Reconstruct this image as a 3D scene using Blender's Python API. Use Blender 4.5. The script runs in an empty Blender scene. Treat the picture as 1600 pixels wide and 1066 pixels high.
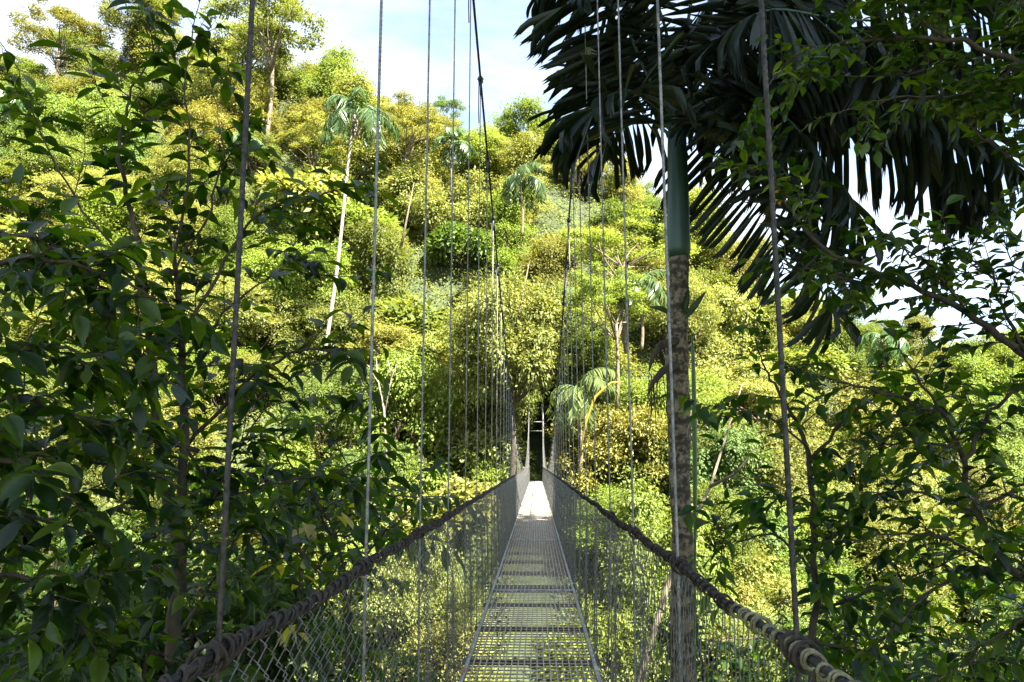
import bpy, math, random
import numpy as np
from mathutils import Vector, noise
R = random.Random(7)
NR = np.random.default_rng(11)
S = bpy.context.scene
COL = S.collection
rad = math.radians

# ------------------------------------------------------------------ camera
F = 1200.0                      # focal length in photo pixels (1600 wide)
TH = math.atan(167/F); YAW = math.atan(38/F)
fw = Vector((-math.sin(YAW)*math.cos(TH), math.cos(YAW)*math.cos(TH), math.sin(TH)))
rt = Vector((math.cos(YAW), math.sin(YAW), 0)); up = rt.cross(fw)
cam_d = bpy.data.cameras.new('camera'); cam = bpy.data.objects.new('camera', cam_d); COL.objects.link(cam)
cam_d.sensor_width = 36; cam_d.lens = 36*F/1600; cam_d.clip_end = 3000; cam_d.clip_start = 0.05
cam.rotation_euler = (math.pi/2+TH, 0, YAW)
S.camera = cam
def at(px, py, Y):
    d = fw + rt*((px-800)/F) + up*((533-py)/F)
    return d*(Y/d.y)

# ------------------------------------------------------------------ tags
def tag(o, label=None, cat=None, group=None, kind=None):
    if label: o['label'] = label
    if cat: o['category'] = cat
    if group: o['group'] = group
    if kind: o['kind'] = kind
    return o
def empty(name, loc, label, cat, group=None):
    o = bpy.data.objects.new(name, None); COL.objects.link(o); o.location = loc
    o.empty_display_size = .3
    return tag(o, label, cat, group)
def copy_tree(o, parent=None):
    c = o.copy(); COL.objects.link(c)
    if parent: c.parent = parent
    for ch in list(o.children): copy_tree(ch, c)
    return c

# ------------------------------------------------------------------ mesh builder
class MB:
    def __init__(s): s.v = []; s.q = []; s.t = []; s.n = 0
    def add(s, v, q=None, t=None):
        v = np.asarray(v, dtype=np.float32).reshape(-1, 3)
        if q is not None and len(q): s.q.append(np.asarray(q, dtype=np.int64).reshape(-1, 4)+s.n)
        if t is not None and len(t): s.t.append(np.asarray(t, dtype=np.int64).reshape(-1, 3)+s.n)
        s.v.append(v); s.n += len(v)
    def mesh(s, name, mat, smooth=False):
        me = bpy.data.meshes.new(name)
        V = np.concatenate(s.v); q = np.concatenate(s.q) if s.q else np.zeros((0, 4), int); t = np.concatenate(s.t) if s.t else np.zeros((0, 3), int)
        me.vertices.add(len(V)); me.vertices.foreach_set('co', V.ravel())
        loops = np.concatenate([q.ravel(), t.ravel()]).astype(np.int32)
        me.loops.add(len(loops)); me.loops.foreach_set('vertex_index', loops)
        st = np.concatenate([np.arange(len(q))*4, len(q)*4+np.arange(len(t))*3]).astype(np.int32)
        me.polygons.add(len(st)); me.polygons.foreach_set('loop_start', st)
        me.update(calc_edges=True)
        if smooth: me.polygons.foreach_set('use_smooth', np.ones(len(st), bool))
        me.materials.append(mat); return me
    def build(s, name, mat, parent=None, smooth=False, local=True):
        me = s.mesh(name, mat, smooth)
        o = bpy.data.objects.new(name, me); COL.objects.link(o)
        if parent is not None:
            if not local:
                me.vertices.foreach_set('co', (np.concatenate(s.v)-np.array(parent.location, dtype=np.float32)).ravel())
            o.parent = parent
        return o
    def box(s, c, h, rz=0, cap=True):
        c = Vector(c); v = []
        for x in (-1, 1):
            for y in (-1, 1):
                for z in (-1, 1):
                    X, Y = x*h[0], y*h[1]
                    v.append((c.x+X*math.cos(rz)-Y*math.sin(rz), c.y+X*math.sin(rz)+Y*math.cos(rz), c.z+z*h[2]))
        s.add(v, [(0,1,3,2),(4,6,7,5),(0,4,5,1),(2,3,7,6),(0,2,6,4),(1,5,7,3)])
    def tube(s, pts, rads, n=6, lobes=0, twist=0.0, depth=.18, cap=True):
        P = np.array([tuple(p) for p in pts], dtype=float); m = len(P)
        rads = np.broadcast_to(np.asarray(rads, dtype=float), (m,)) if np.ndim(rads) == 0 else np.asarray(rads, dtype=float)
        T = np.gradient(P, axis=0); T /= (np.linalg.norm(T, axis=1)[:, None]+1e-12)
        ref = np.array([0, 0, 1.0]) if abs(T[:, 2]).mean() < .85 else np.array([1.0, .13, 0])
        A = np.cross(T, ref); A /= (np.linalg.norm(A, axis=1)[:, None]+1e-9); B = np.cross(T, A)
        k = np.arange(n)*2*math.pi/n
        L = np.concatenate([[0], np.cumsum(np.linalg.norm(np.diff(P, axis=0), axis=1))])
        if twist: ang = k[None, :]+(L*twist)[:, None]
        else: ang = np.repeat(k[None, :], m, 0)
        rr = rads[:, None]*(1-depth*(0.5-0.5*np.cos(lobes*k))[None, :] if lobes else np.ones((1, n)))
        V = P[:, None, :]+A[:, None, :]*(np.cos(ang)*rr)[..., None]+B[:, None, :]*(np.sin(ang)*rr)[..., None]
        i = np.arange(m-1)[:, None]*n; j = np.arange(n)[None, :]; j2 = (j+1) % n
        q = np.stack([i+j, i+j2, i+n+j2, i+n+j], -1).reshape(-1, 4)
        t = []
        if cap:
            t = [(0, a+1, a) for a in range(1, n-1)]+[((m-1)*n, (m-1)*n+a, (m-1)*n+a+1) for a in range(1, n-1)]
        s.add(V.reshape(-1, 3), q, t)
    def leaves(s, tmpl, p, d, nrm, L, W):
        """instances of a leaf template: p base points, d tip directions, nrm normals (N,3); L, W (N,)"""
        tv, tq, tt = tmpl
        p = np.asarray(p, float); d = np.asarray(d, float); nrm = np.asarray(nrm, float)
        N = len(p)
        if N == 0: return
        d = d/(np.linalg.norm(d, axis=1)[:, None]+1e-9)
        sd = np.cross(d, nrm); sd /= (np.linalg.norm(sd, axis=1)[:, None]+1e-9); nn = np.cross(sd, d)
        L = np.broadcast_to(L, (N,)); W = np.broadcast_to(W, (N,))
        V = p[:, None, :]+d[:, None, :]*(tv[None, :, 0]*L[:, None])[..., None]+sd[:, None, :]*(tv[None, :, 1]*W[:, None])[..., None]+nn[:, None, :]*(tv[None, :, 2]*(L*(.2+1.9*NR.random(N)))[:, None])[..., None]
        k = len(tv); off = (np.arange(N)*k)[:, None, None]
        s.add(V.reshape(-1, 3), (tq[None]+off).reshape(-1, 4) if len(tq) else None, (tt[None]+off).reshape(-1, 3) if len(tt) else None)

def leaf_template(w, curl=.18, fold=.10, acu=0):
    """leaf outline: half width at even stations, folded at the midrib, drooping"""
    n = len(w); V = [(0, 0, 0)]; Q = []; Tt = []
    for i, hw in enumerate(w):
        u = (i+1)/(n+1); z = -curl*u*u
        V += [(u-.02, -hw*.5, z+fold*hw*.35), (u, 0, z), (u-.02, hw*.5, z+fold*hw*.35)]
    V.append((1, 0, -curl)); tip = len(V)-1
    Tt += [(0, 2, 1), (0, 3, 2)]
    for i in range(n-1):
        a = 1+3*i; b = a+3
        Q += [(a, a+1, b+1, b), (a+1, a+2, b+2, b+1)]
    a = 1+3*(n-1); Tt += [(a, a+1, tip), (a+1, a+2, tip)]
    return np.array(V, float), np.array(Q, int), np.array(Tt, int)
LANCE = leaf_template([.42, .80, 1.0, .98, .72, .32], .16, .3)
OVATE = leaf_template([.58, .95, 1.0, .80, .42], .12, .3)
SIMPLE = (np.array([(0,0,0),(.45,-.5,.05),(1,0,-.12),(.45,.5,.05)], float), np.array([(0,1,2,3)], int), np.zeros((0,3), int))
MIDLF = (np.array([(0,0,0),(.3,-.42,.04),(.3,.42,.04),(.68,-.42,-.02),(.68,.42,-.02),(1,0,-.16),(.3,0,0),(.68,0,-.06)], float),
         np.array([(1,6,7,3),(6,2,4,7)], int), np.array([(0,6,1),(0,2,6),(3,7,5),(7,4,5)], int))
def palm_leaflet(curl=.35):
    V = []; Q = []; Tt = []
    st = [(0,.16),(.18,.5),(.4,.8),(.62,.98),(.8,1.0)]
    for u, h in st:
        z = -curl*u*u
        V += [(u, -h*.5, z+.05*h), (u, 0, z), (u, h*.5, z+.05*h)]
    for i in range(4):
        a = 3*i; Q += [(a, a+1, a+4, a+3), (a+1, a+2, a+5, a+4)]
    z = -curl*.95
    V += [(.9,-.5,z+.02),(.99,-.28,z-.05),(.92,-.12,z),(1.0,.08,z-.06),(.9,.2,z),(.94,.42,z-.02)]
    Tt += [(12,13,16),(12,16,15),(13,17,16),(13,18,17),(13,19,18),(13,14,19),(14,20,19)]
    return np.array(V, float), np.array(Q, int), np.array(Tt, int)
PLEAF = palm_leaflet(.04)
PSIMPLE = (np.array([(0,-.15,0),(0,.15,0),(.5,-.5,-.08),(.5,.5,-.08),(1,0,-.42)], float), np.array([(0,1,3,2)], int), np.array([(2,3,4)], int))

# ------------------------------------------------------------------ materials
def nmat(name):
    m = bpy.data.materials.new(name); m.use_nodes = True
    nt = m.node_tree; nt.nodes.clear(); return m, nt, nt.nodes, nt.links
def leaf_mat(name, cols, trans=.35, tcol=None, rough=.4, objvar=.25, spec=.5, vein=False):
    m, nt, N, K = nmat(name)
    out = N.new('ShaderNodeOutputMaterial'); geo = N.new('ShaderNodeNewGeometry'); oi = N.new('ShaderNodeObjectInfo')
    ramp = N.new('ShaderNodeValToRGB'); K.new(geo.outputs['Random Per Island'], ramp.inputs[0])
    el = ramp.color_ramp.elements
    for i, c in enumerate(cols):
        e = el[i] if i < 2 else el.new(.5)
        e.position = i/(len(cols)-1) if i else 0
        e.color = (*c, 1)
    if len(cols) > 2:
        for i, e in enumerate(sorted(el, key=lambda e: e.position)): pass
    hsv = N.new('ShaderNodeHueSaturation')
    mr = N.new('ShaderNodeMapRange'); K.new(oi.outputs['Random'], mr.inputs[0])
    mr.inputs[3].default_value = 1-objvar; mr.inputs[4].default_value = 1+objvar
    mr2 = N.new('ShaderNodeMapRange')
    ml = N.new('ShaderNodeMath'); ml.operation = 'FRACT'; m3 = N.new('ShaderNodeMath'); m3.operation = 'MULTIPLY'; m3.inputs[1].default_value = 7.31
    K.new(oi.outputs['Random'], m3.inputs[0]); K.new(m3.outputs[0], ml.inputs[0]); K.new(ml.outputs[0], mr2.inputs[0])
    mr2.inputs[3].default_value = .5-.05*objvar; mr2.inputs[4].default_value = .5+.07*objvar
    K.new(mr.outputs[0], hsv.inputs['Value']); K.new(mr2.outputs[0], hsv.inputs['Hue']); K.new(ramp.outputs[0], hsv.inputs['Color'])
    pb = N.new('ShaderNodeBsdfPrincipled'); pb.inputs['Roughness'].default_value = rough; pb.inputs['Specular IOR Level'].default_value = spec
    col = hsv.outputs[0]
    if vein:
        tc = N.new('ShaderNodeTexCoord'); nz = N.new('ShaderNodeTexNoise'); nz.inputs['Scale'].default_value = 22; nz.inputs['Detail'].default_value = 4
        K.new(tc.outputs['Object'], nz.inputs['Vector'])
        mx = N.new('ShaderNodeMix'); mx.data_type = 'RGBA'; mx.blend_type = 'MULTIPLY'; mx.inputs[0].default_value = .5
        r2 = N.new('ShaderNodeValToRGB'); r2.color_ramp.elements[0].position = .35; r2.color_ramp.elements[0].color = (.45,.5,.4,1); r2.color_ramp.elements[1].position = .6
        K.new(nz.outputs[0], r2.inputs[0]); K.new(col, mx.inputs[6]); K.new(r2.outputs[0], mx.inputs[7]); col = mx.outputs[2]
        bp = N.new('ShaderNodeBump'); bp.inputs['Strength'].default_value = .35; bp.inputs['Distance'].default_value = .01
        K.new(nz.outputs[0], bp.inputs['Height']); K.new(bp.outputs[0], pb.inputs['Normal'])
    K.new(col, pb.inputs['Base Color'])
    tr = N.new('ShaderNodeBsdfTranslucent')
    t2 = N.new('ShaderNodeMix'); t2.data_type = 'RGBA'; t2.blend_type = 'MULTIPLY'; t2.inputs[0].default_value = 1
    K.new(col, t2.inputs[6]); t2.inputs[7].default_value = (*(tcol or (1.9, 1.8, .7)), 1)
    K.new(t2.outputs[2], tr.inputs[0])
    mix = N.new('ShaderNodeMixShader'); mix.inputs[0].default_value = trans
    K.new(pb.outputs[0], mix.inputs[1]); K.new(tr.outputs[0], mix.inputs[2]); K.new(mix.outputs[0], out.inputs[0])
    return m
def rough_mat(name, c1, c2, scale=8, rough=.85, metal=0, bump=.4, c3=None, stretch=(1,1,1), dist=.02):
    m, nt, N, K = nmat(name)
    out = N.new('ShaderNodeOutputMaterial'); pb = N.new('ShaderNodeBsdfPrincipled'); tc = N.new('ShaderNodeTexCoord'); mp = N.new('ShaderNodeMapping')
    mp.inputs['Scale'].default_value = stretch; K.new(tc.outputs['Object'], mp.inputs[0])
    nz = N.new('ShaderNodeTexNoise'); nz.inputs['Scale'].default_value = scale; nz.inputs['Detail'].default_value = 8; nz.inputs['Roughness'].default_value = .65
    K.new(mp.outputs[0], nz.inputs['Vector'])
    r = N.new('ShaderNodeValToRGB'); r.color_ramp.elements[0].position = .38; r.color_ramp.elements[1].position = .62
    r.color_ramp.elements[0].color = (*c1, 1); r.color_ramp.elements[1].color = (*c2, 1)
    if c3: e = r.color_ramp.elements.new(.72); e.color = (*c3, 1)
    K.new(nz.outputs[0], r.inputs[0]); K.new(r.outputs[0], pb.inputs['Base Color'])
    pb.inputs['Roughness'].default_value = rough; pb.inputs['Metallic'].default_value = metal
    bp = N.new('ShaderNodeBump'); bp.inputs['Strength'].default_value = bump; bp.inputs['Distance'].default_value = dist
    K.new(nz.outputs[0], bp.inputs['Height']); K.new(bp.outputs[0], pb.inputs['Normal']); K.new(pb.outputs[0], out.inputs[0])
    return m
M = {}
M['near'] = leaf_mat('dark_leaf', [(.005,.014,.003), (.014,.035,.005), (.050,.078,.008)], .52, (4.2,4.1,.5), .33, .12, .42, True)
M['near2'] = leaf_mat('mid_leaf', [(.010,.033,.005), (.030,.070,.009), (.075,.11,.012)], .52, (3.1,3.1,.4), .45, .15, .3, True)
M['yellow'] = leaf_mat('yellow_leaf', [(.30,.27,.03), (.38,.30,.04), (.30,.22,.03)], .45, (1.5,1.4,.5), .5, .1, .4, True)
M['orange'] = leaf_mat('orange_leaf', [(.35,.09,.02), (.4,.14,.02)], .45, (1.5,1.2,.5), .5, .1, .4)
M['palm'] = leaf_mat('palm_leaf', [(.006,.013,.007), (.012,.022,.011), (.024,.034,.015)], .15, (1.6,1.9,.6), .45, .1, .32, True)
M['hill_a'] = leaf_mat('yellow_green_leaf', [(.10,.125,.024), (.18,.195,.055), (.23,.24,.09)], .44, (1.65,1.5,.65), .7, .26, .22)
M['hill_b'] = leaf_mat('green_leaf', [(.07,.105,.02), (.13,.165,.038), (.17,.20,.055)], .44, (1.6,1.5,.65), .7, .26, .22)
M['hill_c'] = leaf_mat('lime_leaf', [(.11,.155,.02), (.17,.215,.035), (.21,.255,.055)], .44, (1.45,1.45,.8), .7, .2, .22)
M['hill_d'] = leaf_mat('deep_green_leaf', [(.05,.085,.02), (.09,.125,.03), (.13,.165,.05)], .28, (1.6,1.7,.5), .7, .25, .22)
M['hill_e'] = leaf_mat('ochre_leaf', [(.12,.13,.022), (.19,.19,.045), (.23,.22,.07)], .34, (1.4,1.3,.5), .7, .2, .22)
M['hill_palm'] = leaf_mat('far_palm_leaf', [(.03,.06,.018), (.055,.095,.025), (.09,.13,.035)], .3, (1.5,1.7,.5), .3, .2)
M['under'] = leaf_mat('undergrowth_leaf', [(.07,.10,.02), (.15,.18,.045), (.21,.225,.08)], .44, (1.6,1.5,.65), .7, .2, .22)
M['bark'] = rough_mat('mossy_bark', (.018,.013,.008), (.055,.038,.02), 14, .9, 0, .7, (.05,.05,.015), (1,1,.5))
M['pale_bark'] = rough_mat('pale_bark', (.30,.26,.19), (.48,.42,.33), 4, .85, 0, .3, (.2,.18,.1), (1,1,.4))
M['dull_bark'] = rough_mat('lichen_bark', (.07,.055,.035), (.17,.13,.08), 5, .85, 0, .5, (.1,.11,.05))
M['palm_pale'] = rough_mat('grey_palm_bark', (.14,.11,.08), (.30,.26,.20), 5, .85, 0, .4, (.2,.17,.1), (1,1,2))
M['twig'] = rough_mat('twig_bark', (.03,.045,.018), (.11,.08,.03), 30, .8, 0, .3)
M['soil'] = rough_mat('forest_soil', (.02,.028,.010), (.04,.055,.014), 1.2, .95, 0, .6, (.05,.08,.015))
M['steel'] = rough_mat('steel_wire', (.20,.19,.17), (.40,.39,.37), 40, .5, .6, .2)
M['meshw'] = rough_mat('fence_wire', (.07,.068,.066), (.18,.175,.17), 30, .45, .5, .1)
M['cable'] = rough_mat('weathered_cable', (.02,.018,.017), (.065,.058,.05), 60, .55, .55, .3, (.08,.055,.03))
M['hanger'] = rough_mat('sunlit_tone_wire_rope', (.10,.095,.09), (.27,.26,.24), 30, .5, .5, .3, (.10,.07,.05))  # lighter copy of the cable colour, with sunlight on the hangers painted in
M['dark_cable'] = rough_mat('dark_cable', (.03,.03,.035), (.08,.08,.085), 40, .55, .5, .3)
M['coil'] = rough_mat('rusty_coil', (.016,.011,.008), (.05,.033,.022), 45, .8, .15, .8, (.10,.06,.03))
M['pale_coil'] = rough_mat('algae_coated_coil', (.08,.07,.04), (.24,.22,.11), 38, .7, 0, .6, (.38,.36,.2))
M['grate'] = rough_mat('deck_grating', (.30,.245,.17), (.52,.45,.35), 25, .55, .4, .2, (.24,.14,.07))
M['frame'] = rough_mat('deck_frame', (.20,.19,.17), (.42,.4,.37), 18, .55, .4, .2)
M['beam'] = rough_mat('rusty_beam', (.06,.045,.035), (.14,.11,.08), 20, .8, .2, .3)
M['tower'] = rough_mat('tower_paint', (.06,.06,.055), (.13,.13,.115), 9, .5, .2, .2)
M['dryleaf'] = rough_mat('dry_leaf', (.22,.12,.08), (.34,.2,.14), 40, .7)

def palm_bark(name, base, scar, moss):
    m, nt, N, K = nmat(name)
    out = N.new('ShaderNodeOutputMaterial'); pb = N.new('ShaderNodeBsdfPrincipled'); tc = N.new('ShaderNodeTexCoord')
    w = N.new('ShaderNodeTexWave'); w.bands_direction = 'Z'; w.inputs['Scale'].default_value = 1.7; w.inputs['Distortion'].default_value = 1.6; w.inputs['Detail'].default_value = 5; w.inputs['Detail Scale'].default_value = 4
    K.new(tc.outputs['Object'], w.inputs['Vector'])
    r = N.new('ShaderNodeValToRGB'); r.color_ramp.elements[0].color = (*scar, 1); r.color_ramp.elements[1].color = (*base, 1); r.color_ramp.elements[0].position = .02; r.color_ramp.elements[1].position = .22
    K.new(w.outputs['Fac'], r.inputs[0])
    nz = N.new('ShaderNodeTexNoise'); nz.inputs['Scale'].default_value = 17; nz.inputs['Detail'].default_value = 12; nz.inputs['Roughness'].default_value = .7
    K.new(tc.outputs['Object'], nz.inputs['Vector'])
    r2 = N.new('ShaderNodeValToRGB'); r2.color_ramp.elements[0].position = .43; r2.color_ramp.elements[1].position = .56
    K.new(nz.outputs[0], r2.inputs[0])
    mx = N.new('ShaderNodeMix'); mx.data_type = 'RGBA'; K.new(r2.outputs[0], mx.inputs[0]); K.new(r.outputs[0], mx.inputs[6]); mx.inputs[7].default_value = (*moss, 1)
    K.new(mx.outputs[2], pb.inputs['Base Color']); pb.inputs['Roughness'].default_value = .85
    bp = N.new('ShaderNodeBump'); bp.inputs['Strength'].default_value = 1; bp.inputs['Distance'].default_value = .03
    K.new(nz.outputs[0], bp.inputs['Height']); K.new(bp.outputs[0], pb.inputs['Normal']); K.new(pb.outputs[0], out.inputs[0])
    return m
M['palm_trunk'] = palm_bark('ringed_palm_bark', (.22,.17,.105), (.05,.035,.02), (.028,.02,.010))
M['shaft'] = rough_mat('crownshaft', (.014,.042,.026), (.03,.066,.04), 7, .42, 0, .25, (.07,.085,.045), (1,1,.25))
M['sheath'] = rough_mat('green_sheath', (.04,.08,.02), (.07,.13,.03), 6, .45, 0, .12)

# ------------------------------------------------------------------ sun, sky, exposure
sunv = Vector((.44, -.50, .75)).normalized()      # towards the sun: high, to the right and a little behind
sd = bpy.data.lights.new('sun', 'SUN'); sun = bpy.data.objects.new('sun', sd); COL.objects.link(sun)
sd.energy = 5.0; sd.angle = rad(.55); sd.color = (1, .95, .84)
sun.rotation_euler = sunv.to_track_quat('Z', 'Y').to_euler()
W = bpy.data.worlds.new('World'); S.world = W; W.use_nodes = True
N = W.node_tree.nodes; K = W.node_tree.links; bg = N['Background']
sky = N.new('ShaderNodeTexSky'); sky.sky_type = 'NISHITA'; sky.sun_disc = False
sky.sun_elevation = math.asin(sunv.z); sky.sun_rotation = math.atan2(sunv.x, sunv.y)
sky.air_density = 1.0; sky.dust_density = .3; sky.ozone_density = 1.2
tc = N.new('ShaderNodeTexCoord'); mp = N.new('ShaderNodeMapping'); mp.inputs['Scale'].default_value = (1, 1, 3.2); mp.inputs['Location'].default_value = (.35, .2, -.35)
K.new(tc.outputs['Generated'], mp.inputs[0])
nz = N.new('ShaderNodeTexNoise'); nz.inputs['Scale'].default_value = 1.5; nz.inputs['Detail'].default_value = 7; nz.inputs['Roughness'].default_value = .55
K.new(mp.outputs[0], nz.inputs['Vector'])
cr = N.new('ShaderNodeValToRGB'); cr.color_ramp.elements[0].position = .46; cr.color_ramp.elements[0].color = (.15,.15,.15,1); cr.color_ramp.elements[1].position = .72
K.new(nz.outputs[0], cr.inputs[0])
mx = N.new('ShaderNodeMix'); mx.data_type = 'RGBA'; K.new(cr.outputs[0], mx.inputs[0]); K.new(sky.outputs[0], mx.inputs[6]); mx.inputs[7].default_value = (4.3, 4.4, 4.5, 1)
K.new(mx.outputs[2], bg.inputs[0]); bg.inputs[1].default_value = .052
S.view_settings.view_transform = 'Standard'; S.view_settings.look = 'None'; S.view_settings.exposure = 3.1; S.view_settings.gamma = 1
S.render.engine = 'CYCLES'
S.cycles.max_bounces = 6; S.cycles.diffuse_bounces = 3; S.cycles.transmission_bounces = 3; S.cycles.glossy_bounces = 2

# ------------------------------------------------------------------ terrain
AZ = [-60, -37, -25, -13, -8, 0, 6, 10, 15, 20, 28, 40, 60]
HH = [ 50,  50,  50,  42, 38, 35, 32, 28, 19, 10, 6, 5, 5]
def ss(t): t = max(0, min(1, t)); return t*t*(3-2*t)
def ground(x, y):
    n = noise.noise(Vector((x*.06, y*.06, 0)))*2.2
    if y < 30:
        z = -1.75-20.5*ss((y+2)/30) if y > -2 else -1.75
        side = ss((abs(x)-1.2)/3.0)
        if y < 4: z -= 1.6*side*ss((y+3)/4)
        return z+n*.25*side*ss((abs(x)-2)/4)
    az = math.degrees(math.atan2(x, max(y, 60)))
    H = float(np.interp(az, AZ, HH)); zb = -22.3
    t = (y-30)/65
    z = zb+(H-zb)*(min(t, 1)**1.55)
    if t > 1: z -= (y-95)*.12
    w = math.exp(-((x/3.2)**2)) * math.exp(-(((y-64)/7)**2))     # ledge where the bridge lands
    z = z*(1-w)+(-2.65)*w
    return z+n*min(1, (y-30)/12)*(1-w)
mb = MB()
xs = np.concatenate([np.linspace(-900,-140,8), np.linspace(-130,130,105), np.linspace(140,900,8)])
ys = np.concatenate([np.linspace(-500,-20,6), np.linspace(-16,132,90), np.linspace(140,1600,10)])
V = [(x, y, ground(x, y)) for y in ys for x in xs]
nx = len(xs); q = [(j*nx+i, j*nx+i+1, (j+1)*nx+i+1, (j+1)*nx+i) for j in range(len(ys)-1) for i in range(nx-1)]
mb.add(V, q); g = mb.build('ground', M['soil'], smooth=True); tag(g, kind='structure')

# ------------------------------------------------------------------ foliage generators
def rnd_dirs(n, rng): 
    v = rng.normal(size=(n, 3)); return v/np.linalg.norm(v, axis=1)[:, None]
def clump_leaves(mb, centers, radii, per, size, rng, flat=.8, tmpl=SIMPLE, asp=.55, hang=0.0, shell=.55):
    for c, r in zip(centers, radii):
        n = int(per*r*r)
        d = rnd_dirs(n, rng); d[:, 2] = np.where(rng.random(n) < .72, np.abs(d[:, 2]), d[:, 2])
        rr = r*(shell*.7+(1-shell*.7)*rng.random(n)**.5)*(1+.38*np.sin(d[:,0]*5+c[0]*3)*np.cos(d[:,1]*4+c[1]*2)+.22*np.sin(d[:,2]*11+c[1]*5+d[:,0]*7)+.18*(rng.random(n) < .12)*rng.random(n)*2)
        p = np.array(c)+d*rr[:, None]*np.array([1, 1, flat])
        ld = d*.9+rnd_dirs(n, rng)*.8; ld[:, 2] -= .25+hang
        nn = np.array([0, 0, 1.0])+d*.6+rnd_dirs(n, rng)*.42
        L = size*(.6+.8*rng.random(n))
        mb.leaves(tmpl, p, ld, nn, L, L*asp)
def branch_path(a, b, rng, bend=.15, n=6):
    a = np.array(a, float); b = np.array(b, float); L = np.linalg.norm(b-a)
    off = rng.normal(size=3)*bend*L; off[2] = abs(off[2])*.5
    return [tuple(a+(b-a)*t+off*math.sin(math.pi*t)*.5) for t in np.linspace(0, 1, n)]
def far_tree_meshes(kind, seed):
    """returns (trunk mesh, crown mesh) with the foot of the trunk at the origin"""
    rng = np.random.default_rng(seed); T = MB(); C = MB()
    def skeleton(h, fork, cs, r0):
        top = (rng.normal()*.25, rng.normal()*.25, fork)
        T.tube(branch_path((0,0,-1.5), top, rng, .05, 7), np.linspace(r0, r0*.6, 7), 7)
        for c in cs: T.tube(branch_path(top if rng.random() < .6 else (top[0], top[1], fork*.75), c, rng, .2, 6), np.linspace(r0*.45, r0*.06, 6), 5)
    if kind == 'round':
        cs = []; rs = []
        for i in range(34):
            d = rnd_dirs(1, rng)[0]; d[2] = d[2]*.8+.05; k = .6+.45*rng.random()**.6
            cs.append((d[0]*3.3*k, d[1]*3.3*k, 5.0+d[2]*3.6*k)); rs.append(.65+.95*rng.random())
        skeleton(8, 3.2, cs[:12], .2); clump_leaves(C, cs, rs, 600, .20, rng)
    elif kind == 'umbrella':
        cs = []; rs = []
        for i in range(34):
            a = rng.random()*6.28; k = 4.6*rng.random()**.6
            cs.append((math.cos(a)*k, math.sin(a)*k, 9.0-.10*k*k+rng.normal()*.9)); rs.append(.5+.8*rng.random()**1.5)
        skeleton(9, 5.6, cs[:14], .2); clump_leaves(C, cs, rs, 600, .18, rng, .42)
    elif kind == 'tall':
        cs = []; rs = []
        for i in range(34):
            z = 1.8+8.6*rng.random(); k = 2.2*(1-.5*abs((z-6)/5))*rng.random()**.4; a = rng.random()*6.28
            cs.append((math.cos(a)*k, math.sin(a)*k, z)); rs.append(.75+.7*rng.random())
        skeleton(10, 6, cs[:14], .2); clump_leaves(C, cs, rs, 600, .18, rng, .9)
    elif kind == 'airy':
        cs = []; rs = []
        for i in range(44):
            d = rnd_dirs(1, rng)[0]; d[2] = abs(d[2])*1.1-.3; k = .4+.7*rng.random()
            cs.append((d[0]*3.4*k, d[1]*3.4*k, 5.8+d[2]*3.4*k)); rs.append(.6+.6*rng.random())
        skeleton(8, 2.8, cs, .16); clump_leaves(C, cs, rs, 640, .18, rng, .7, asp=.4)
    elif kind == 'draped':      # crown hung with climbers down to the ground
        cs = []; rs = []
        for i in range(34):
            z = .6+6.2*rng.random(); k = (2.9-.25*z)*rng.random()**.35+.3; a = rng.random()*6.28
            cs.append((math.cos(a)*k, math.sin(a)*k, z)); rs.append(.7+.7*rng.random())
        skeleton(7, 4, cs[:10], .2); clump_leaves(C, cs, rs, 540, .20, rng, 1.15, hang=.7)
    elif kind == 'broad':       # large-leaved low tree
        cs = []; rs = []
        for i in range(18):
            d = rnd_dirs(1, rng)[0]; d[2] = abs(d[2])
            cs.append((d[0]*2.4, d[1]*2.4, 2.6+d[2]*2.2)); rs.append(.8+.5*rng.random())
        skeleton(5, 1.8, cs[:10], .14); clump_leaves(C, cs, rs, 140, .5, rng, .8, asp=.5)
    bm = M['dull_bark'] if kind == 'umbrella' else M['bark']
    return T.mesh('trunk', bm, True), C
def add_obj(name, me, parent, mat=None):
    o = bpy.data.objects.new(name, me); COL.objects.link(o); o.parent = parent
    if mat: o.material_slots[0].link = 'OBJECT'; o.material_slots[0].material = mat
    return o

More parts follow.
